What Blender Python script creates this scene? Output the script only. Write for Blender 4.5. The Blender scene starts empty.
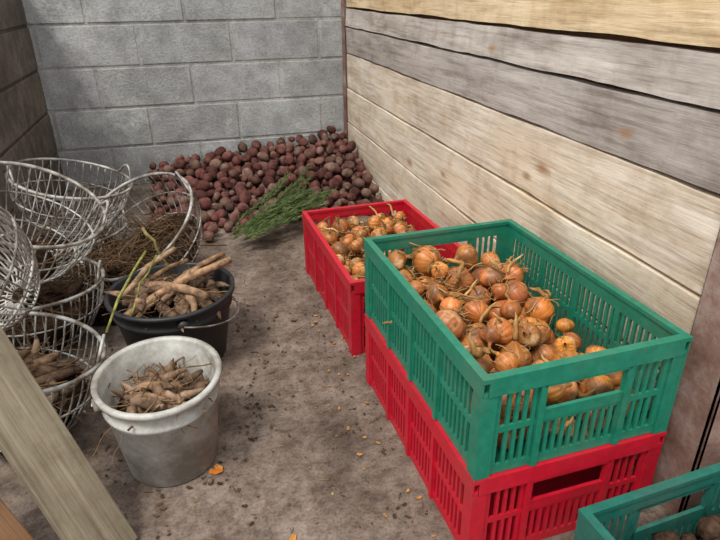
import bpy, math, random
import numpy as np
from mathutils import Vector, Matrix, Euler, noise
random.seed(7); rng=np.random.default_rng(7)
S=bpy.context.scene
S.view_settings.view_transform='Standard'
def lin(c):
    return tuple(((v/255)/12.92 if v/255<=.04045 else ((v/255+.055)/1.055)**2.4) for v in c)
# ---------------- mesh builder ----------------
class MB:
    def __init__(s): s.v=[];s.f=[];s.m=[];s.c=[];s.uv=[];s.sm=[]
    def add(s,vs,fs,mat=0,col=(1,1,1),uvs=None,smooth=False):
        o=len(s.v); s.v.extend([tuple(p) for p in vs])
        for f in fs:
            s.f.append(tuple(i+o for i in f)); s.m.append(mat); s.sm.append(smooth)
        s.c.extend([(*col,1.0)]*len(vs))
        s.uv.extend(uvs if uvs is not None else [(0,0)]*len(vs))
    def box(s,lo,hi,mat=0,col=(1,1,1),M=None):
        x0,y0,z0=lo;x1,y1,z1=hi
        vs=[Vector(p) for p in((x0,y0,z0),(x1,y0,z0),(x1,y1,z0),(x0,y1,z0),(x0,y0,z1),(x1,y0,z1),(x1,y1,z1),(x0,y1,z1))]
        if M is not None: vs=[M@p for p in vs]
        s.add(vs,[(0,3,2,1),(4,5,6,7),(0,1,5,4),(1,2,6,5),(2,3,7,6),(3,0,4,7)],mat,col)
    def tube(s,pts,rad,seg=6,mat=0,col=(1,1,1),closed=False,caps=True):
        pts=[Vector(p) for p in pts]; n=len(pts)
        if not hasattr(rad,'__len__'): rad=[rad]*n
        vs=[];uv=[]; prev=None
        for i in range(n):
            if closed: t=(pts[(i+1)%n]-pts[i-1])
            else: t=pts[min(i+1,n-1)]-pts[max(i-1,0)]
            if t.length<1e-9: t=Vector((0,0,1))
            t.normalize()
            if prev is None:
                a=Vector((0,0,1)) if abs(t.z)<.9 else Vector((1,0,0))
            else: a=prev
            x=a-t*a.dot(t)
            if x.length<1e-6: x=t.orthogonal()
            x.normalize(); prev=x; y=t.cross(x)
            for k in range(seg):
                an=2*math.pi*k/seg
                vs.append(pts[i]+(x*math.cos(an)+y*math.sin(an))*rad[i]); uv.append((k/seg,i/n))
        fs=[]
        for i in range(n if closed else n-1):
            j=(i+1)%n
            for k in range(seg):
                fs.append((i*seg+k,i*seg+(k+1)%seg,j*seg+(k+1)%seg,j*seg+k))
        if not closed and caps:
            fs.append(tuple(reversed(range(seg)))); fs.append(tuple((n-1)*seg+k for k in range(seg)))
        s.add(vs,fs,mat,col,uv,True)
    def lathe(s,prof,seg=48,M=None,mat=0,col=(1,1,1),wob=0):
        vs=[];fs=[]
        for (r,z) in prof:
            for k in range(seg):
                a=2*math.pi*k/seg
                rr=r*(1+wob*math.sin(2*a+1)+wob*.6*math.sin(3*a))
                p=Vector((rr*math.cos(a),rr*math.sin(a),z)); vs.append(M@p if M else p)
        for i in range(len(prof)-1):
            for k in range(seg):
                fs.append((i*seg+k,i*seg+(k+1)%seg,(i+1)*seg+(k+1)%seg,(i+1)*seg+k))
        s.add(vs,fs,mat,col,None,True)
    def obj(s,name,mats,origin=(0,0,0),parent=None,bevel=0):
        me=bpy.data.meshes.new(name)
        o=Vector(origin)
        me.from_pydata([tuple(Vector(v)-o) for v in s.v],[],s.f)
        for m in mats: me.materials.append(m)
        me.polygons.foreach_set('material_index',s.m)
        me.polygons.foreach_set('use_smooth',s.sm)
        ca=me.color_attributes.new('Col','FLOAT_COLOR','POINT')
        ca.data.foreach_set('color',[x for c in s.c for x in c])
        uvl=me.uv_layers.new(name='UVMap')
        li=np.empty(len(me.loops),dtype=np.int32); me.loops.foreach_get('vertex_index',li)
        uvl.data.foreach_set('uv',np.array(s.uv,dtype=np.float32)[li].ravel())
        me.update()
        ob=bpy.data.objects.new(name,me); S.collection.objects.link(ob)
        if parent: ob.parent=parent
        else: ob.location=o
        if bevel:
            b=ob.modifiers.new('bevel','BEVEL'); b.width=bevel; b.segments=2; b.limit_method='ANGLE'
        return ob
def empty(name,loc):
    e=bpy.data.objects.new(name,None); e.location=loc; e.empty_display_size=.1; S.collection.objects.link(e); return e
# ---------------- materials ----------------
class NT:
    def __init__(s,name):
        s.mat=bpy.data.materials.new(name); s.mat.use_nodes=True; s.t=s.mat.node_tree; s.n=s.t.nodes; s.l=s.t.links
        s.b=s.n['Principled BSDF']; s.tc=s.n.new('ShaderNodeTexCoord')
    def link(s,a,b): s.l.new(a,b)
    def mapn(s,scale=(1,1,1),src='Object'):
        m=s.n.new('ShaderNodeMapping'); m.inputs['Scale'].default_value=scale; s.link(s.tc.outputs[src],m.inputs[0]); return m.outputs[0]
    def noise(s,scale,detail=6,rough=.6,vec=None,dist=0):
        n=s.n.new('ShaderNodeTexNoise'); n.inputs['Scale'].default_value=scale; n.inputs['Detail'].default_value=detail
        n.inputs['Roughness'].default_value=rough; n.inputs['Distortion'].default_value=dist
        s.link(vec or s.tc.outputs['Object'],n.inputs['Vector']); return n.outputs['Fac']
    def ramp(s,fac,stops):
        r=s.n.new('ShaderNodeValToRGB'); e=r.color_ramp.elements
        while len(e)<len(stops): e.new(.5)
        for x,(p,c) in zip(e,stops):
            x.position=p; x.color=(*c,1) if len(c)==3 else c
        s.link(fac,r.inputs[0]); return r.outputs[0]
    def mix(s,a,b,fac,mode='MIX'):
        m=s.n.new('ShaderNodeMix'); m.data_type='RGBA'; m.blend_type=mode
        if isinstance(fac,(int,float)): m.inputs[0].default_value=fac
        else: s.link(fac,m.inputs[0])
        for v,i in((a,6),(b,7)):
            if isinstance(v,tuple): m.inputs[i].default_value=(*v,1)
            else: s.link(v,m.inputs[i])
        return m.outputs[2]
    def attr(s):
        a=s.n.new('ShaderNodeAttribute'); a.attribute_name='Col'; return a.outputs['Color']
    def bump(s,h,strength=.4,dist=.01):
        b=s.n.new('ShaderNodeBump'); b.inputs['Strength'].default_value=strength; b.inputs['Distance'].default_value=dist
        s.link(h,b.inputs['Height']); s.link(b.outputs[0],s.b.inputs['Normal'])
    def fin(s,col,rough=.8,metal=0,spec=.4):
        if isinstance(col,tuple): s.b.inputs['Base Color'].default_value=(*col,1)
        else: s.link(col,s.b.inputs['Base Color'])
        s.b.inputs['Roughness'].default_value=rough; s.b.inputs['Metallic'].default_value=metal
        s.b.inputs['Specular IOR Level'].default_value=spec
        return s.mat
W3=(1,1,1)
def m_block(name,a,b,dark):
    t=NT(name); n1=t.noise(2.6,9,.7); n2=t.noise(90,4,.7); n3=t.noise(11,7,.65); n4=t.noise(5,6,.65)
    c=t.ramp(n1,[(.3,lin(a)),(.7,lin(b))])
    c=t.mix(c,t.ramp(n3,[(.3,lin(dark)),(.6,W3)]),.5,'MULTIPLY')
    c=t.mix(c,tuple(min(1,v*1.4) for v in lin(b)),t.ramp(n4,[(.55,(0,0,0)),(.7,(.6,.6,.6))]))
    c=t.mix(c,t.ramp(n2,[(.35,(.45,.45,.45)),(.55,W3)]),.45,'MULTIPLY')
    c=t.mix(c,t.attr(),1,'MULTIPLY')
    h=t.mix(n2,n3,.5); t.bump(h,.9,.01); return t.fin(c,.95,0,.15)
def m_floor():
    t=NT('dirty_concrete'); n1=t.noise(1.9,9,.7,dist=.3); n2=t.noise(7,8,.72); n3=t.noise(140,3,.7); n4=t.noise(38,5,.7)
    c=t.ramp(n1,[(.3,lin((104,90,79))),(.5,lin((132,117,105))),(.72,lin((150,136,124)))])
    c=t.mix(c,t.ramp(n2,[(.36,lin((132,116,104))),(.62,W3)]),.75,'MULTIPLY')
    c=t.mix(c,t.ramp(n4,[(.36,lin((124,110,100))),(.55,W3)]),.5,'MULTIPLY')
    c=t.mix(c,t.ramp(n3,[(.36,(.35,.33,.3)),(.5,W3),(.75,(1.2,1.2,1.2))]),.5,'MULTIPLY')
    t.bump(t.mix(n2,t.mix(n3,n4,.5),.5),.6,.009); return t.fin(c,.92,0,.2)
def m_wood(name,a,b,streak,ax=(.14,.14,1),sc=18,knots=(),stain=(205,165,110),amt=.5):
    t=NT(name); v=t.mapn(ax); v2=t.mapn(tuple(.35*q if q<1 else q for q in ax)); v3=t.mapn(tuple(.3 if q<1 else q for q in ax))
    n1=t.noise(sc,6,.6,v,.3); n2=t.noise(6,8,.7,v3); n3=t.noise(sc*5,4,.7,v2); n4=t.noise(3,6,.65,v3); n5=t.noise(7,8,.7)
    c=t.ramp(n1,[(.3,lin(a)),(.65,lin(b))])
    c=t.mix(c,lin(stain),t.ramp(n4,[(.48,(0,0,0)),(.66,(amt,amt,amt))]))
    c=t.mix(c,t.ramp(n2,[(.34,lin(streak)),(.56,W3)]),.6,'MULTIPLY')
    c=t.mix(c,t.ramp(n5,[(.34,lin(streak)),(.5,W3)]),.4,'MULTIPLY')
    c=t.mix(c,t.ramp(n3,[(.35,(.45,.4,.36)),(.5,W3)]),.5,'MULTIPLY')
    for (y,z,r) in knots:
        m=t.n.new('ShaderNodeMapping'); m.inputs['Location'].default_value=(0,-y,-z*2)
        m.inputs['Scale'].default_value=(0,1,2)
        t.link(t.tc.outputs['Object'],m.inputs[0])
        l=t.n.new('ShaderNodeVectorMath'); l.operation='LENGTH'; t.link(m.outputs[0],l.inputs[0])
        f=t.ramp(l.outputs['Value'],[(r*.4,(.8,.8,.8)),(r*1.5,(0,0,0))])
        c=t.mix(c,lin((158,118,80)),f)
    c=t.mix(c,t.attr(),1,'MULTIPLY')
    t.bump(t.mix(n1,n3,.5),.6,.006); return t.fin(c,.85,0,.2)
def m_plastic(name,a,b,dirt,amt=.5,rough=.42,lo=.5,hi=.78):
    t=NT(name); n1=t.noise(6,8,.7); n2=t.noise(45,6,.7)
    c=t.ramp(n2,[(.3,lin(a)),(.7,lin(b))])
    f=t.ramp(n1,[(lo,(0,0,0)),(hi,(amt,amt,amt))])
    c=t.mix(c,lin(dirt),f)
    t.bump(n2,.12,.003); return t.fin(c,rough,0,.45)
def m_attr(name,a,b,sc,rough=.7,spec=.3,bump=.4,a2=.4):
    t=NT(name); n1=t.noise(sc,6,.65)
    c=t.mix(t.attr(),t.ramp(n1,[(.3,lin(a)),(.65,lin(b))]),1,'MULTIPLY')
    t.bump(n1,bump,.004); return t.fin(c,rough,0,spec)
def m_onion():
    t=NT('onion_skin'); v=t.mapn((22,1.5,1),'UV'); n1=t.noise(1.2,5,.6,v); n2=t.noise(38,5,.6); n3=t.noise(22,5,.65); n4=t.noise(14,4,.6)
    c=t.ramp(n1,[(.28,lin((140,78,30))),(.5,lin((196,120,50))),(.75,lin((228,170,96)))])
    c=t.mix(c,t.attr(),1,'MULTIPLY')
    c=t.mix(c,lin((110,76,50)),t.ramp(n3,[(.48,(0,0,0)),(.60,(.85,.85,.85))]))
    c=t.mix(c,lin((210,178,130)),t.ramp(n4,[(.58,(0,0,0)),(.66,(.7,.7,.7))]))
    t.bump(t.mix(n1,n2,.5),.4,.003); return t.fin(c,.42,0,.4)
M_blk=m_block('concrete_block',(152,153,152),(184,185,183),(152,150,144))
M_mor=m_block('mortar',(146,145,140),(180,178,172),(150,145,135))
M_blkL=m_block('shaded_block',(92,84,76),(128,118,108),(120,110,100))  # left wall faces away from the sun; its shade is in the block colour
M_morL=m_block('mortar_shaded',(70,64,58),(95,88,80),(120,110,100))  # mortar colour darkened for the same wall shade
M_floor=m_floor()
M_woodL=m_wood('pale_plank_wood',(206,191,168),(238,229,212),(190,165,136),knots=((1.35,.50,.02),(1.28,.54,.03),(2.25,.3,.03),(1.9,.35,.02)),stain=(214,184,140),amt=.45)
M_woodG=m_wood('grey_plank_wood',(160,150,142),(204,195,186),(172,158,146),knots=((1.6,.8,.02),(1.0,.69,.02)),stain=(178,162,146))
M_woodT=m_wood('golden_plank_wood',(206,184,146),(234,214,178),(190,162,124),knots=((.98,.95,.03),(.86,.98,.02)))
M_woodB=m_wood('weathered_board',(112,102,84),(142,130,110),(140,120,95),ax=(1,1,.05),sc=40,stain=(122,106,82))
M_woodD=m_wood('brown_board',(112,82,58),(142,108,78),(150,120,90),ax=(1,1,.05),sc=40,stain=(134,96,66))
M_green=m_plastic('green_plastic',(20,98,76),(32,120,94),(98,102,84),.45)
M_green2=m_plastic('dark_green_plastic',(22,80,70),(32,102,88),(90,90,80),.4)
M_red=m_plastic('red_plastic',(166,14,34),(190,22,44),(112,66,58),.45)
M_white=m_plastic('white_bucket_plastic',(172,170,162),(198,196,188),(106,97,86),.95,.55,.34,.60)
M_black=m_plastic('black_bucket_plastic',(22,22,24),(34,34,36),(80,70,60),.5,.5)
M_onion=m_onion()
M_straw=m_attr('dry_fibre',(170,150,120),(255,245,225),30,.9,.1)
M_potato=m_attr('potato_skin',(120,110,104),(255,250,245),26,.9,.12,.6)
M_tuber=m_attr('tuber_skin',(120,110,100),(255,250,245),45,.9,.15,1)
M_soil=m_attr('dry_soil',(90,80,70),(220,210,200),60,1,.05,1)
M_leaf=m_attr('green_needle',(150,160,130),(255,255,240),30,.7,.2)
def m_wire():
    t=NT('galvanised_wire'); n=t.noise(22,5,.6)
    c=t.ramp(n,[(.4,lin((100,90,78))),(.62,lin((176,173,166)))]); return t.fin(c,.55,.3,.4)
M_wire=m_wire()
def m_rust():
    t=NT('rusty_steel'); n=t.noise(12,8,.7); n2=t.noise(90,4,.6)
    c=t.ramp(n,[(.3,lin((98,70,60))),(.5,lin((132,102,90))),(.7,lin((160,142,132)))]); t.bump(n2,.4,.004); return t.fin(c,.75,.1,.3)
M_rust=m_rust()
# ---------------- room ----------------
XL,XR,YB=-.714,.820,3.30
mb=MB(); mb.box((XL-1.2,-1.6,-.08),(2.2,YB+.2,0)); mb.obj('floor',[M_floor])
def jitcol(a=.1):
    k=1-random.random()*a; return (k,k*(1-random.random()*.02),k*(1-random.random()*.03))
mb=MB(); mb.box((XL-.2,YB+.003,0),(XR+.25,YB+.2,2.05),1)
j=.014
for r in range(10):
    z0=.012+.2*r; off=(-.24 if r%2==1 else 0.0)
    x=off-.46*3
    while x<XR+.2:
        a=max(x+j/2,XL-.2); b=min(x+.46-j/2,XR+.24)
        if b-a>.02:
            dy=random.uniform(-.003,.002)
            mb.box((a,YB+dy,z0+j/2),(b,YB+.05,z0+.2-j/2),0,jitcol(.12))
        x+=.46
mb.obj('wall_back',[M_blk,M_mor],bevel=.003)
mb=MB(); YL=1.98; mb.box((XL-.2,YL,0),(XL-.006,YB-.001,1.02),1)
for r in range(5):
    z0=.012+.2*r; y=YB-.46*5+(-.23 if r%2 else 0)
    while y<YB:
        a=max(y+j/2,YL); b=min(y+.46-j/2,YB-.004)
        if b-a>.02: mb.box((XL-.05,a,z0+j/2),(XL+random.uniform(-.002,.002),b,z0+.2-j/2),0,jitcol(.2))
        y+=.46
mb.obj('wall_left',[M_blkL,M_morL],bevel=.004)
mb=MB()
zs=[(0.0,.057,0),(.065,.261,0),(.269,.449,0),(.458,.633,0),(.641,.766,1),(.775,.857,1),(.867,1.07,3),(1.076,1.27,1),(1.276,1.47,0)]
for (a,b,m) in zs:
    dx=random.uniform(0,.006); tw=random.uniform(-.004,.004)
    N=60; vs=[];fs=[]
    for i in range(N+1):
        y=.72+(YB-.72)*i/N
        wa=.004*noise.noise(Vector((y*4,a*9,0)))+.002*noise.noise(Vector((y*14,a*9,0))); wb=.004*noise.noise(Vector((y*4,b*9,5)))+.002*noise.noise(Vector((y*14,b*9,5)))
        vs+= [(XR+dx+tw+.004,y,a+wa),(XR+dx-tw+.004,y,b+wb),(XR+.034,y,b+wb),(XR+.034,y,a+wa)]
    for i in range(N):
        for k in range(4):
            fs.append((i*4+k,(i+1)*4+k,(i+1)*4+(k+1)%4,i*4+(k+1)%4))
    fs.append((0,1,2,3)); fs.append((N*4+3,N*4+2,N*4+1,N*4))
    mb.add(vs,fs,m,jitcol(.08))
mb.box((XR+.035,.72,0),(XR+.05,YB,1.47),2,(.3,.25,.2))
mb.obj('wall_right',[M_woodL,M_woodG,M_woodD,M_woodT])
mb=MB(); mb.box((XR-.014,YB-.02,0),(XR-.001,YB-.004,1.47),0); mb.obj('trim_1',[M_rust])
mb=MB()
mb.box((XR-.004,.715,0),(XR+.006+.12,.7195,1.5)); mb.box((XR-.004,.63,0),(XR+.006,.7195,1.5)); mb.box((XR-.004,.63,0),(XR+.12,.64,1.5))
mb.obj('steel_post',[M_rust],bevel=.002)
mb=MB(); mb.box((XR+.125,.66,0),(XR+1.0,.70,.42),0,(.7,.65,.6)); mb.obj('low_board_fence',[M_woodD])
# ---------------- crates ----------------
def crate(name,mat,c,rot,z,H,W=.4,L=.6):
    mb=MB(); M=Matrix.Translation((c[0],c[1],z))@Matrix.Rotation(rot,4,'Z')
    def wall(length,other,axis,handle):
        for sgn in(-1,1):
            D=other/2-.012; q=.0006 if handle else 0
            def bx(u0,u1,z0,z1,t0=0.0,t1=.005):
                d0,d1=sorted((sgn*(D+t0),sgn*(D+t1)))
                if axis=='y': mb.box((d0,u0,z0),(d1,u1,z1),0,W3,M)
                else: mb.box((u0,d0,z0),(u1,d1,z1),0,W3,M)
            h=length/2-.012
            bx(-h,h,0+q,.02); 
            e=.028
            top=H-.036
            bx(-h,-h+e,.02,top,0,.006); bx(h-e,h,.02,top,0,.006)
            bx(-h,h,top,H-.001-q,0,.005)
            nr=4 if not handle else 2
            mid=.02+(top-.02)*.5
            ribs=[-h+e+(2*h-2*e)*k/nr for k in range(1,nr)] if not handle else [-.085,.085]
            for u in ribs: bx(u-.006,u+.006,.001,H-.012,.0005,.011)
            bx(-h,h,mid-.006,mid+.006,.0005,.0055)
            n=int((2*h-2*e)/.0155)
            for k in range(1,n):
                u=-h+e+(2*h-2*e)*k/n
                if handle and abs(u)<.079: bx(u-.0035,u+.0035,.02,mid)
                else: bx(u-.0035,u+.0035,.02,top)
            if handle:
                bx(-.085,.085,mid,mid+.022,0,.007)
                bx(-.085,.085,top-.004,top+.004,0,.011)
            hh=h+.012 if not handle else h-.003
            bx(-hh,hh,H-.008,H,-.003,.012)
            hh=h+.010 if not handle else h-.0005
            bx(-hh,hh,H-.036,H-.0285,.0002,.0098)
            bx(-hh,hh,H-.036+q,H-.0005,.0085,.0118)
    wall(L,W,'y',False); wall(W,L,'x',True)
    for sx in(-1,1):
        for sy in(-1,1):
            x0,x1=sorted((sx*(W/2-.002),sx*(W/2-.03))); y0,y1=sorted((sy*(L/2-.002),sy*(L/2-.0085)))
            mb.box((x0,y0,0.0002),(x1,y1,H-.037),0,W3,M)
            x0,x1=sorted((sx*(W/2-.0015),sx*(W/2-.008))); y0,y1=sorted((sy*(L/2-.0015),sy*(L/2-.03)))
            mb.box((x0,y0,0.0004),(x1,y1,H-.0365),0,W3,M)
    mb.box((-W/2+.0175,-L/2+.0175,.004),(W/2-.0175,L/2-.0175,.009),0,W3,M)
    return mb.obj(name,[mat],(c[0],c[1],z))
GC=(.561,.964); GR=.036
crate('red_plastic_crate',M_red,GC,GR,0,.207)
crate('green_plastic_crate',M_green,GC,GR,.208,.208)
RC=(.531,1.679); 
crate('red_plastic_crate',M_red,RC,.039,0,.238)
BC=(.728,.275)
crate('green_plastic_crate',M_green2,BC,.07,0,.208)
# ---------------- packing ----------------
def pack(n,rr,region,target,zf,K=40,maxover=.0,ratio=1.0):
    P=[];A=np.zeros((0,4))
    x0,x1,y0,y1=region; miss=0
    while len(P)<n and miss<40:
        r=random.uniform(*rr)
        xs=rng.uniform(x0+r,x1-r,K); ys=rng.uniform(y0+r,y1-r,K)
        best=None
        for x,y in zip(xs,ys):
            if len(A):
                d2=(A[:,0]-x)**2+(A[:,1]-y)**2; s=(A[:,3]+r)**2
                m=d2<s
                z=max(zf+r,(A[m,2]+np.sqrt(s[m]-d2[m])*ratio).max()) if m.any() else zf+r
            else: z=zf+r
            sc=z-target(x,y)
            if best is None or sc<best[0]: best=(sc,x,y,z)
        if best[0]>maxover: miss+=1; continue
        P.append((best[1],best[2],best[3],r)); A=np.vstack([A,P[-1]])
    return P
def randrot():
    return Euler((random.uniform(0,6.3),random.uniform(0,6.3),random.uniform(0,6.3))).to_matrix()
def onion(mb,c,r,R,col,seg=16,neck=True):
    nk=random.uniform(.6,1.3)
    prof=[(0,-1.0),(.18,-.98),(.5,-.86),(.8,-.6),(.97,-.25),(1.0,.05),(.92,.38),(.72,.66),(.44,.86),(.24,1.0),(.15*nk,1.15),(.13*nk,1.35),(.09,1.5)]
    e=random.uniform(.8,1.1); vs=[];uv=[];off=random.random()*5
    sq=random.uniform(.9,1.0)
    for i,(a,z) in enumerate(prof):
        for k in range(seg):
            an=2*math.pi*k/seg; ra=a*r*(1+.05*math.sin(3*an+off)+.03*math.sin(5*an+2*off))
            vs.append(R@Vector((ra*math.cos(an),ra*math.sin(an)*sq,z*r*e*.9))+c); uv.append((k/seg+off if k<=seg/2 else (seg-k)/seg+off,i/len(prof)+off))
    fs=[(i*seg+k,i*seg+(k+1)%seg,(i+1)*seg+(k+1)%seg,(i+1)*seg+k) for i in range(len(prof)-1) for k in range(seg)]
    mb.add(vs,fs,0,col,uv,True)
    if random.random()<.5:
        for q in range(random.randint(6,14)):
            d=Vector((random.gauss(0,.6),random.gauss(0,.6),-1)).normalized()
            p=Vector((0,0,-.88*r)); pts=[]
            for s_ in range(5):
                pts.append(R@p+c); p=p+d*r*.2; d=(d+Vector((random.gauss(0,.45),random.gauss(0,.45),random.gauss(0,.45)))).normalized()
            k=random.uniform(.6,1); mb.tube(pts,[.0010]*5,3,1,tuple(v*k for v in lin((190,160,118))))
    if random.random()<.6:
        for q in range(random.randint(1,2)):
            p=Vector((0,0,1.1*r)); d=Vector((random.gauss(0,.5),random.gauss(0,.5),1)).normalized(); pts=[]
            L=random.uniform(.15,.38)
            for s_ in range(6):
                pts.append(R@p+c); p=p+d*r*L; d=(d+Vector((random.gauss(0,.4),random.gauss(0,.4),random.gauss(0,.4)))).normalized()
            k=random.uniform(.6,1.0); g=r*random.uniform(.9,1.6); mb.tube(pts,[g*.14,g*.13,g*.10,g*.12,g*.07,.001],5,1,tuple(v*k for v in lin((200,160,108))))
def onion_pile(name,c,rot,zf,rr,target,n,W=.36,L=.56,pale=0,extra=260,stems=0):
    P=pack(n,rr,(-W/2,W/2,-L/2,L/2),target,zf,30)
    mb=MB(); co,si=math.cos(rot),math.sin(rot)
    for x,y,z,r in P:
        cc=Vector((c[0]+x*co-y*si,c[1]+x*si+y*co,z))
        k=random.uniform(.5,1.1); g=random.uniform(.82,1.08)+pale*.06; b=random.uniform(.8,1.4)+pale*.15
        onion(mb,cc,r*1.04,randrot(),(k,k*g,k*b),12 if pale else 18)
    top=sorted(P,key=lambda q:-q[2])[:len(P)//2]
    def place(x,y,z): return Vector((c[0]+x*co-y*si,c[1]+x*si+y*co,z))
    for q in range(extra):
        x,y,z,r=random.choice(top); cc=place(x,y,z+r*.9)
        d=Vector((random.gauss(0,1),random.gauss(0,1),random.gauss(0,.25))).normalized(); pts=[]
        p=cc+Vector((random.gauss(0,.01),random.gauss(0,.01),0)); w=random.choice([.0008,.001,.0022])
        for s_ in range(5):
            if abs(p.x-c[0])>W/2-.016 or abs(p.y-c[1])>L/2-.012: break
            pts.append(p.copy()); p=p+d*.010; d=(d+Vector((random.gauss(0,.4),random.gauss(0,.4),random.gauss(0,.25)-.1))).normalized()
        if len(pts)<3: continue
        k=random.uniform(.45,1); mb.tube(pts,w,3,1,tuple(v*k for v in lin((190,156,112))))
    for q in range(stems):
        x,y,z,r=random.choice(top); y=abs(y) if random.random()<.75 else y
        p=place(x*.8,y*.9,z+r*.6); d=Vector((random.gauss(0,.6),random.gauss(0,.6),random.uniform(.3,1))).normalized(); pts=[]
        for s_ in range(7):
            pts.append(p.copy()); p=p+d*random.uniform(.008,.014); d=(d+Vector((random.gauss(0,.3),random.gauss(0,.3),random.gauss(0,.3)-.08))).normalized()
        k=random.uniform(.7,1.05); mb.tube(pts,[.0035,.004,.003,.004,.003,.0025,.001],5,1,tuple(v*k for v in lin((216,186,138))))
    mb.obj(name,[M_onion,M_straw],(c[0],c[1],zf))
onion_pile('onion_pile',GC,GR,.217,(.020,.037),lambda x,y:.324+.02*math.cos(x*6)+.10*y-.13*x-.06*max(0,x)*(y<0),250,extra=240,stems=8)
onion_pile('onion_pile',RC,.039,.010,(.020,.032),lambda x,y:.190+.014*math.sin(y*9)-.02*x,310,pale=1,extra=350,stems=22)
# ---------------- potatoes ----------------
def ptarget(x,y):
    yb=2.38+.10*math.sin(x*5)+max(0,x-.3)*.3+max(0,-.05-x)*1.0
    t=(y-yb)/(YB-yb)
    if t<-.02: return -1
    return .03+max(0,t)**.8*(.105+.095*max(0,min(1,(x+.1)/.8)))
P=pack(900,(.015,.034),(-.28,XR-.004,2.24,YB-.004),ptarget,0.0,26,.012,.92)
mb=MB()
for x,y,z,r in P:
    R=randrot(); seg=12; vs=[];off=random.random()*9
    e=random.uniform(1.0,1.4)
    for i in range(9):
        th=math.pi*i/8
        for k in range(seg):
            a=2*math.pi*k/seg
            p=Vector((math.sin(th)*math.cos(a),math.sin(th)*math.sin(a)*.9,math.cos(th)*e))
            p*=r*.93*(1+.16*noise.noise(p*1.3+Vector((off,off,0)))); vs.append(R@p+Vector((x,y,z)))
    fs=[(i*seg+k,i*seg+(k+1)%seg,(i+1)*seg+(k+1)%seg,(i+1)*seg+k) for i in range(8) for k in range(seg)]
    k=random.uniform(.5,1.0); b=random.choice([(134,90,84),(142,106,96),(122,82,76),(144,116,104),(126,80,76),(136,108,98)])
    mb.add(vs,fs,0,tuple(v*k for v in lin(b)),None,True)
mb.obj('potato_pile',[M_potato],(.2,2.8,0))
# ---------------- tubers ----------------
TC=[(154,128,106),(138,112,92),(172,146,122),(122,100,82),(164,134,108)]
def tuber(mb,p,d,L,r,mat=0,cols=TC,bend=.25,n=8,k=None):
    pts=[];rad=[];p=Vector(p);d=Vector(d).normalized()
    for i in range(n):
        t=i/(n-1); pts.append(p.copy())
        rad.append(max(.0012,r*(math.sin(math.pi*min(1,t*.85+.12))**.8)*(1+.25*random.uniform(-1,1)*.6)))
        p=p+d*L/(n-1); d=(d+Vector((random.gauss(0,bend),random.gauss(0,bend),random.gauss(0,bend*.6)))).normalized()
    rad[-1]=.0012
    k=k or random.uniform(.6,1.1); c=lin(random.choice(cols))
    mb.tube(pts,rad,8,mat,tuple(v*k for v in c))
def fibre(mb,p,L,mat,col,r=.001,flat=.3,n=7):
    p=Vector(p); d=Vector((random.gauss(0,1),random.gauss(0,1),random.gauss(0,flat))).normalized(); pts=[]
    for i in range(n):
        pts.append(p.copy()); p=p+d*L/n; d=(d+Vector((random.gauss(0,.35),random.gauss(0,.35),random.gauss(0,.3*flat)-.03))).normalized()
    mb.tube(pts,r,3,mat,col)
def blob_fill(mb,prof,M,mat,col,seg=36,amp=.012):
    vs=[];fs=[]
    for (r,z) in prof:
        for k in range(seg):
            a=2*math.pi*k/seg; p=Vector((r*math.cos(a),r*math.sin(a),z))
            vs.append(M@(p+Vector((0,0,amp*noise.noise(p*30+Vector((r,3,z)))))))
    fs=[(i*seg+k,i*seg+(k+1)%seg,(i+1)*seg+(k+1)%seg,(i+1)*seg+k) for i in range(len(prof)-1) for k in range(seg)]
    mb.add(vs,fs,mat,col,None,True)
def root_heap(mb,M,R,z,n,nf,dome=.05,size=1.0,dark=1.0,fl=(.05,.12),thick=1.0):
    for i in range(n):
        a=random.uniform(0,6.28); rr=R*math.sqrt(random.random())*.8
        h=z+dome*(1-(rr/R)**2)+random.uniform(-.015,.015)
        d=Vector((random.gauss(0,1),random.gauss(0,1),random.gauss(0,.3))).normalized()
        L=random.uniform(.06,.14)*size
        p=Vector((rr*math.cos(a),rr*math.sin(a),h))-d*L/2
        e=p+d*L
        if math.hypot(e.x,e.y)>R*.98 or math.hypot(p.x,p.y)>R*.98:
            p=Vector((p.x*.7,p.y*.7,p.z)); 
        tuber(mb,M@p,M.to_3x3()@d,L,random.uniform(.007,.015)*size*thick,0,TC,.2,k=random.uniform(.5,1.1)*dark)
    for i in range(nf):
        a=random.uniform(0,6.28); rr=R*math.sqrt(random.random())*.85
        h=z+dome*(1-(rr/R)**2)+random.uniform(0,.03)
        k=random.uniform(.4,1)*dark
        fibre(mb,M@Vector((rr*math.cos(a),rr*math.sin(a),h)),random.uniform(*fl),1,tuple(v*k for v in lin((148,124,102))),random.choice([.0008,.0012,.0018,.0026]))
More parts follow.
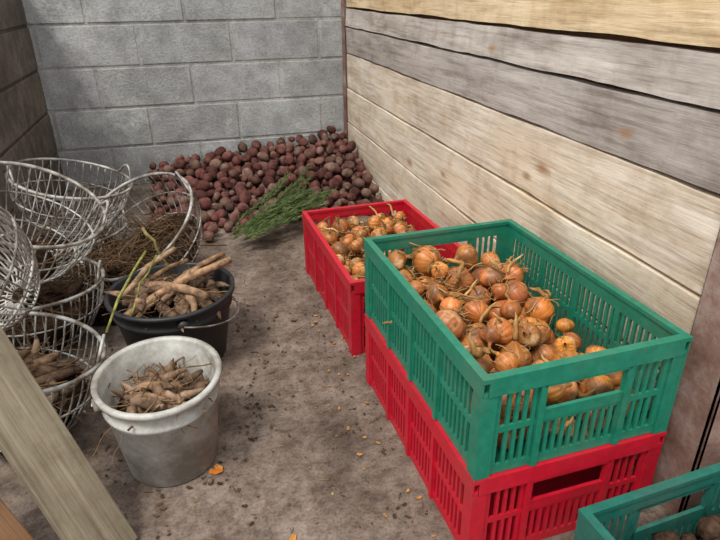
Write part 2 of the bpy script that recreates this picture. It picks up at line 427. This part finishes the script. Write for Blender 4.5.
# ---------------- buckets ----------------
def bucket(name,mat,c,rb,rt,h,M,fill,kind):
    e=empty(name,c)
    mb=MB(); t=.003
    prof=[(0,0),(rb-.004,0),(rb,.004),(rb+(rt-rb)*.75,h*.75),(rb+(rt-rb)*.78+.004,h*.76),(rb+(rt-rb)*.82+.004,h*.80),(rb+(rt-rb)*.83,h*.81),(rt,h-.012),(rt+.007,h-.012),(rt+.008,h),(rt-.002,h+.001),(rt-t-.002,h-.004),(rb-t,.006),(0,.006)]
    mb.lathe(prof,56,M,0)
    mb.obj('body',[mat],c,e)
    mb=MB()
    hr=rt+.012; pts=[]
    for i in range(25):
        a=math.pi*i/24; an=kind
        u=math.cos(a)*hr; w=math.sin(a)*hr
        x=Vector((math.cos(an),math.sin(an),0)); y=Vector((-math.sin(an),math.cos(an),0))
        pts.append(M@(x*u-y*w*.99+Vector((0,0,h-.03-.055*math.sin(a)))))
    mb.tube(pts,.0025,6,0)
    for s_ in(-1,1):
        x=Vector((math.cos(kind),math.sin(kind),0))*s_*(rt+.002)
        mb.lathe([(0,-.009),(.014,-.009),(.014,.009),(0,.009)],16,M@Matrix.Translation(x+Vector((0,0,h-.03)))@Matrix.Rotation(kind,4,'Z')@Matrix.Rotation(math.pi/2,4,'Y'),1)
    mb.obj('bail_handle',[M_wire,mat],c,e)
    mb=MB(); ri=rb+(rt-rb)*fill-.006
    blob_fill(mb,[(0,.01),(rb-.008,.01),(ri,h*fill-.02),(ri*.7,h*fill),(ri*.35,h*fill+.012),(0,h*fill+.014)],M,2,lin((70,56,44)))
    return e,mb,ri
wc=Vector((-.146,1.10,.008)); Mw=Matrix.Translation(wc)@Matrix.Rotation(.075,4,'X')
e,mb,ri=bucket('white_bucket',M_white,wc,.098,.122,.235,Mw,.68,math.radians(195))
root_heap(mb,Mw,ri,.235*.66,38,60,.03,1.2,1.1,thick=.85)
mb.obj('dahlia_tubers',[M_tuber,M_straw,M_soil],wc,e)
bc=Vector((-.130,1.53,0)); Mk=Matrix.Translation(bc)
e,mb,ri=bucket('black_bucket',M_black,bc,.128,.166,.215,Mk,.68,math.radians(100))
root_heap(mb,Mk,ri,.215*.74,30,100,.05,1.45,1.0)
for (a,b,r,c) in [((-.13,-.08,.18),(.17,.02,.27),.011,(186,150,118)),((-.10,.05,.21),(.10,-.11,.23),.012,(172,140,112)),((-.12,-.02,.22),(.02,.10,.29),.008,(190,160,130)),((-.15,-.2,.215),(-.06,.10,.29),.0035,(168,170,96)),((-.11,-.1,.18),(-.02,.02,.31),.003,(160,160,90)),((-.02,-.06,.21),(.15,.09,.26),.009,(180,146,116)),((.0,.1,.2),(-.06,.16,.34),.005,(150,140,90)),((-.1,-.10,.18),(.12,.08,.25),.007,(180,150,120)),((-.12,.05,.18),(.05,.12,.24),.007,(160,130,100))]:
    A=Vector(a);B=Vector(b);pts=[bc+A.lerp(B,i/6)+Vector((0,0,.015*math.sin(i/6*3.14)))+Vector((random.gauss(0,.003),random.gauss(0,.003),0)) for i in range(7)]
    mb.tube(pts,[r*random.uniform(.85,1.15) for _ in range(7)],7,0,tuple(.85*v for v in lin(c)))
mb.obj('dahlia_tubers',[M_tuber,M_straw,M_soil],bc,e)
# ---------------- wire baskets ----------------
def basket(c,R,h,rot,fill=.7,nt=26,nf=60,n=44,dark=.9):
    c=Vector(c); e=empty('wire_basket',c); M=Matrix.Translation(c)@Euler(rot).to_matrix().to_4x4()
    prof=lambda t:(R*(.42+.58*math.sin(t*math.pi/2)**.75) if t>0 else R*.42, h*t)
    mb=MB()
    for k in range(n):
        a=2*math.pi*k/n; pts=[]
        if k%2==0: pts.append(M@Vector((0.02*math.cos(a),.02*math.sin(a),-.004)))
        for i in range(9):
            t=i/8; r,z=prof(t)
            r*=1+.02*math.sin(a*3+t*2); pts.append(M@Vector((r*math.cos(a),r*math.sin(a),z)))
        mb.tube(pts,.0022,5,0)
    for t,w in((0,.003),(.3,.0028),(.62,.0028),(1,.0055)):
        r,z=prof(t); mb.tube([M@Vector(((r+.002)*math.cos(2*math.pi*k/48)*(1+.02*math.sin(6*math.pi*k/48+t*2)),(r+.002)*math.sin(2*math.pi*k/48)*(1+.02*math.sin(6*math.pi*k/48+t*2)),z)) for k in range(48)],w,6,0,W3,True)
    mb.tube([M@Vector((R*.22*math.cos(2*math.pi*k/24),R*.22*math.sin(2*math.pi*k/24),-.003)) for k in range(24)],.0025,5,0,W3,True)
    for s_ in(0,math.pi):
        pts=[]
        for i in range(11):
            q=i/10; a=s_+(q-.5)*.55; pts.append(M@Vector((R*1.01*math.cos(a),R*1.01*math.sin(a),h+.045*math.sin(q*math.pi))))
        mb.tube(pts,.004,6,0)
    mb.obj('wire_frame',[M_wire],c,e)
    if fill>0:
        mb=MB(); rf,zf=prof(fill)
        pr=[(0,.006)]+[(prof(fill*i/5)[0]-.012,max(.006,prof(fill*i/5)[1])) for i in range(6)]+[(rf*.7,zf+.012),(rf*.35,zf+.025),(0,zf+.03)]
        blob_fill(mb,pr,M,2,tuple(v*.7 for v in lin((84,68,56))))
        root_heap(mb,M,rf*.97,zf,nt,nf,.03,1.2,dark,(.06,.2))
        mb.obj('tubers_and_dry_roots',[M_tuber,M_straw,M_soil],c,e)
basket((-.50,1.26,.005),.17,.24,(.0,.22,0),.55,26,90,dark=.75)
basket((-.52,1.69,.005),.18,.21,(.0,.05,0),.55,14,120,dark=.6)
basket((-.50,2.20,.005),.19,.17,(.0,.0,.3),.5,14,80,dark=.6)
basket((-.54,1.68,.265),.185,.22,(.30,.36,.2),.12,2,50,dark=.6)
basket((-.50,2.18,.18),.195,.20,(.15,.20,.5),.0)
basket((-.45,1.35,.335),.17,.20,(.35,-.75,.2),.0,n=56)
basket((-.15,2.06,.07),.215,.23,(.30,-.55,.2),.3,6,260,dark=.62)
mb=MB(); dc=Vector((-.33,1.90,0)); Md=Matrix.Translation(dc)
blob_fill(mb,[(.15,0),(.14,.04),(.10,.09),(.05,.13),(0,.14)],Md,2,lin((58,48,40)),amp=.03)
root_heap(mb,Md,.16,.03,16,360,.13,1.1,.65,(.08,.2),.7)
mb.obj('dry_root_pile',[M_tuber,M_straw,M_soil],dc)
# ---------------- boards ----------------
def plank(name,P0,d,w,L,W,T,mat):
    d=Vector(d).normalized(); w=Vector(w).normalized(); n=d.cross(w).normalized()
    if n.z<0: n=-n
    mb=MB(); P0=Vector(P0)
    M=Matrix(((w.x,n.x,d.x,P0.x),(w.y,n.y,d.y,P0.y),(w.z,n.z,d.z,P0.z),(0,0,0,1)))
    mb.box((0,-T,0),(W,0,L),0,W3)
    ob=mb.obj(name,[mat],bevel=.003); ob.matrix_world=M; return ob
plank('weathered_wooden_plank',(-.21,.88,0.01),(-.19,.18,.40),(-.725,-.69,0),.52,.105,.02,M_woodB)
plank('brown_wooden_plank',(-.325,.82,0.01),(-.24,.12,.36),(-.725,-.69,0),.45,.14,.02,M_woodD)
# ---------------- green sprig ----------------
mb=MB(); base=Vector((.13,2.25,.05))
for b in range(22):
    d=Vector((.42+random.gauss(0,.07),.29+random.gauss(0,.08),.14+random.gauss(0,.04))); L=.50*random.uniform(.6,1.0); d.normalize()
    pts=[];p=base+Vector((random.gauss(0,.03),random.gauss(0,.03),random.uniform(0,.03)))
    for i in range(14):
        pts.append(p.copy()); p=p+d*L/13; d=(d+Vector((random.gauss(0,.05),random.gauss(0,.05),random.gauss(0,.03)-.02))).normalized(); p.z=max(p.z,.085+.13*(p.y-2.3)/.4)
    mb.tube(pts,[.0028*(1-.7*i/13) for i in range(14)],5,0,lin((116,118,74)))
    for i in range(1,14):
        for q in range(11):
            t=(pts[i]-pts[i-1]).normalized(); r=Vector((random.gauss(0,1),random.gauss(0,1),random.gauss(0,.7))); r=(r-t*r.dot(t)).normalized()
            nd=(t*.9+r*.65).normalized(); o=pts[i-1].lerp(pts[i],random.random()); k=random.uniform(.5,1.25)
            mb.tube([o,o+nd*.012,o+nd*.025+t*.004],[.0011,.0014,.0005],3,0,tuple(v*k for v in lin((104,124,80))))
mb.obj('conifer_sprig',[M_leaf],base)
# ---------------- bottom-right crate contents ----------------
P=pack(260,(.014,.028),(-.18,.18,-.28,.28),lambda x,y:.155,.012,20)
mb=MB(); co,si=math.cos(.07),math.sin(.07)
for x,y,z,r in P:
    R=randrot(); seg=9; vs=[];off=random.random()*9; cc=Vector((BC[0]+x*co-y*si,BC[1]+x*si+y*co,z))
    for i in range(7):
        th=math.pi*i/6
        for k in range(seg):
            a=2*math.pi*k/seg; p=Vector((math.sin(th)*math.cos(a),math.sin(th)*math.sin(a)*.8,math.cos(th)))
            p*=r*(1+.35*noise.noise(p*2+Vector((off,off,0)))); vs.append(R@p+cc)
    fs=[(i*seg+k,i*seg+(k+1)%seg,(i+1)*seg+(k+1)%seg,(i+1)*seg+k) for i in range(6) for k in range(seg)]
    k=random.uniform(.6,1.1); mb.add(vs,fs,0,tuple(v*k for v in lin((108,88,76))),None,True)
mb.obj('soil_clods',[M_soil],(BC[0],BC[1],.01))
# ---------------- floor debris ----------------
mb=MB()
def flake(x,y,s,col):
    a=random.uniform(0,6.28); vs=[]
    for i in range(3):
        for j_ in range(3):
            u,v=(i-1)*s*(1-.2*abs(j_-1)),(j_-1)*s*.6*(1-.3*abs(i-1))
            vs.append((x+u*math.cos(a)-v*math.sin(a),y+u*math.sin(a)+v*math.cos(a),.002+s*.35*(abs(i-1)+abs(j_-1)*.6)*random.uniform(.5,1)))
    mb.add(vs,[(0,3,4,1),(1,4,5,2),(3,6,7,4),(4,7,8,5)],0,col,None,True)
flake(-.058,1.02,.016,lin((206,128,60))); flake(-.052,1.03,.012,lin((226,170,110)))
flake(.075,.80,.011,lin((206,150,80)))
for i in range(420):
    x=random.uniform(-.25,.36); y=random.uniform(.7,2.35)
    k=random.random()
    if k<.6: flake(x,y,random.uniform(.0015,.0045),lin(random.choice([(160,140,112),(95,80,66),(70,58,48),(80,66,54),(140,114,80)])))
    else: fibre(mb,(x,y,.003),random.uniform(.01,.04),0,lin(random.choice([(165,142,108),(90,75,60)])),.0008,.02,4)
for i in range(60):
    x=random.uniform(.25,.35); y=random.uniform(.7,1.7); flake(x,y,random.uniform(.003,.007),lin(random.choice([(180,140,90),(80,68,56)])))
for i in range(260):
    a=random.uniform(0,6.28); q=abs(random.gauss(0,.1)); x=-.13+(.17+q)*math.cos(a); y=1.4+(.35+q)*math.sin(a)
    flake(x,y,random.uniform(.002,.007),lin(random.choice([(70,58,48),(84,68,56),(100,84,70)])))
mb.obj('floor_debris',[M_straw])
# ---------------- light / camera ----------------
w=bpy.data.worlds.new('World'); S.world=w; w.use_nodes=True
bg=w.node_tree.nodes['Background']; bg.inputs[0].default_value=(.93,.96,1,1); bg.inputs[1].default_value=1.45
sd=bpy.data.lights.new('sun','SUN'); sd.energy=3.0; sd.angle=.22; sd.color=(1,.965,.91)
so=bpy.data.objects.new('sun',sd); so.rotation_euler=Vector((.46,.42,-1.05)).to_track_quat('-Z','Y').to_euler(); so.location=(-2,-1,3); S.collection.objects.link(so)
f,pi,ya,ro,H=585.8391,0.4505,0.2642,-0.0119,0.9617
F=Vector((math.sin(ya)*math.cos(pi),math.cos(ya)*math.cos(pi),-math.sin(pi)))
R=Vector((math.cos(ya),-math.sin(ya),0)); U=R.cross(F)
R2=R*math.cos(ro)+U*math.sin(ro); U2=-R*math.sin(ro)+U*math.cos(ro)
cd=bpy.data.cameras.new('camera'); co_=bpy.data.objects.new('camera',cd); S.collection.objects.link(co_)
cd.sensor_width=36; cd.lens=f/720*36; cd.clip_start=.02
co_.matrix_world=Matrix(((R2.x,U2.x,-F.x,0),(R2.y,U2.y,-F.y,0),(R2.z,U2.z,-F.z,H),(0,0,0,1)))
S.camera=co_
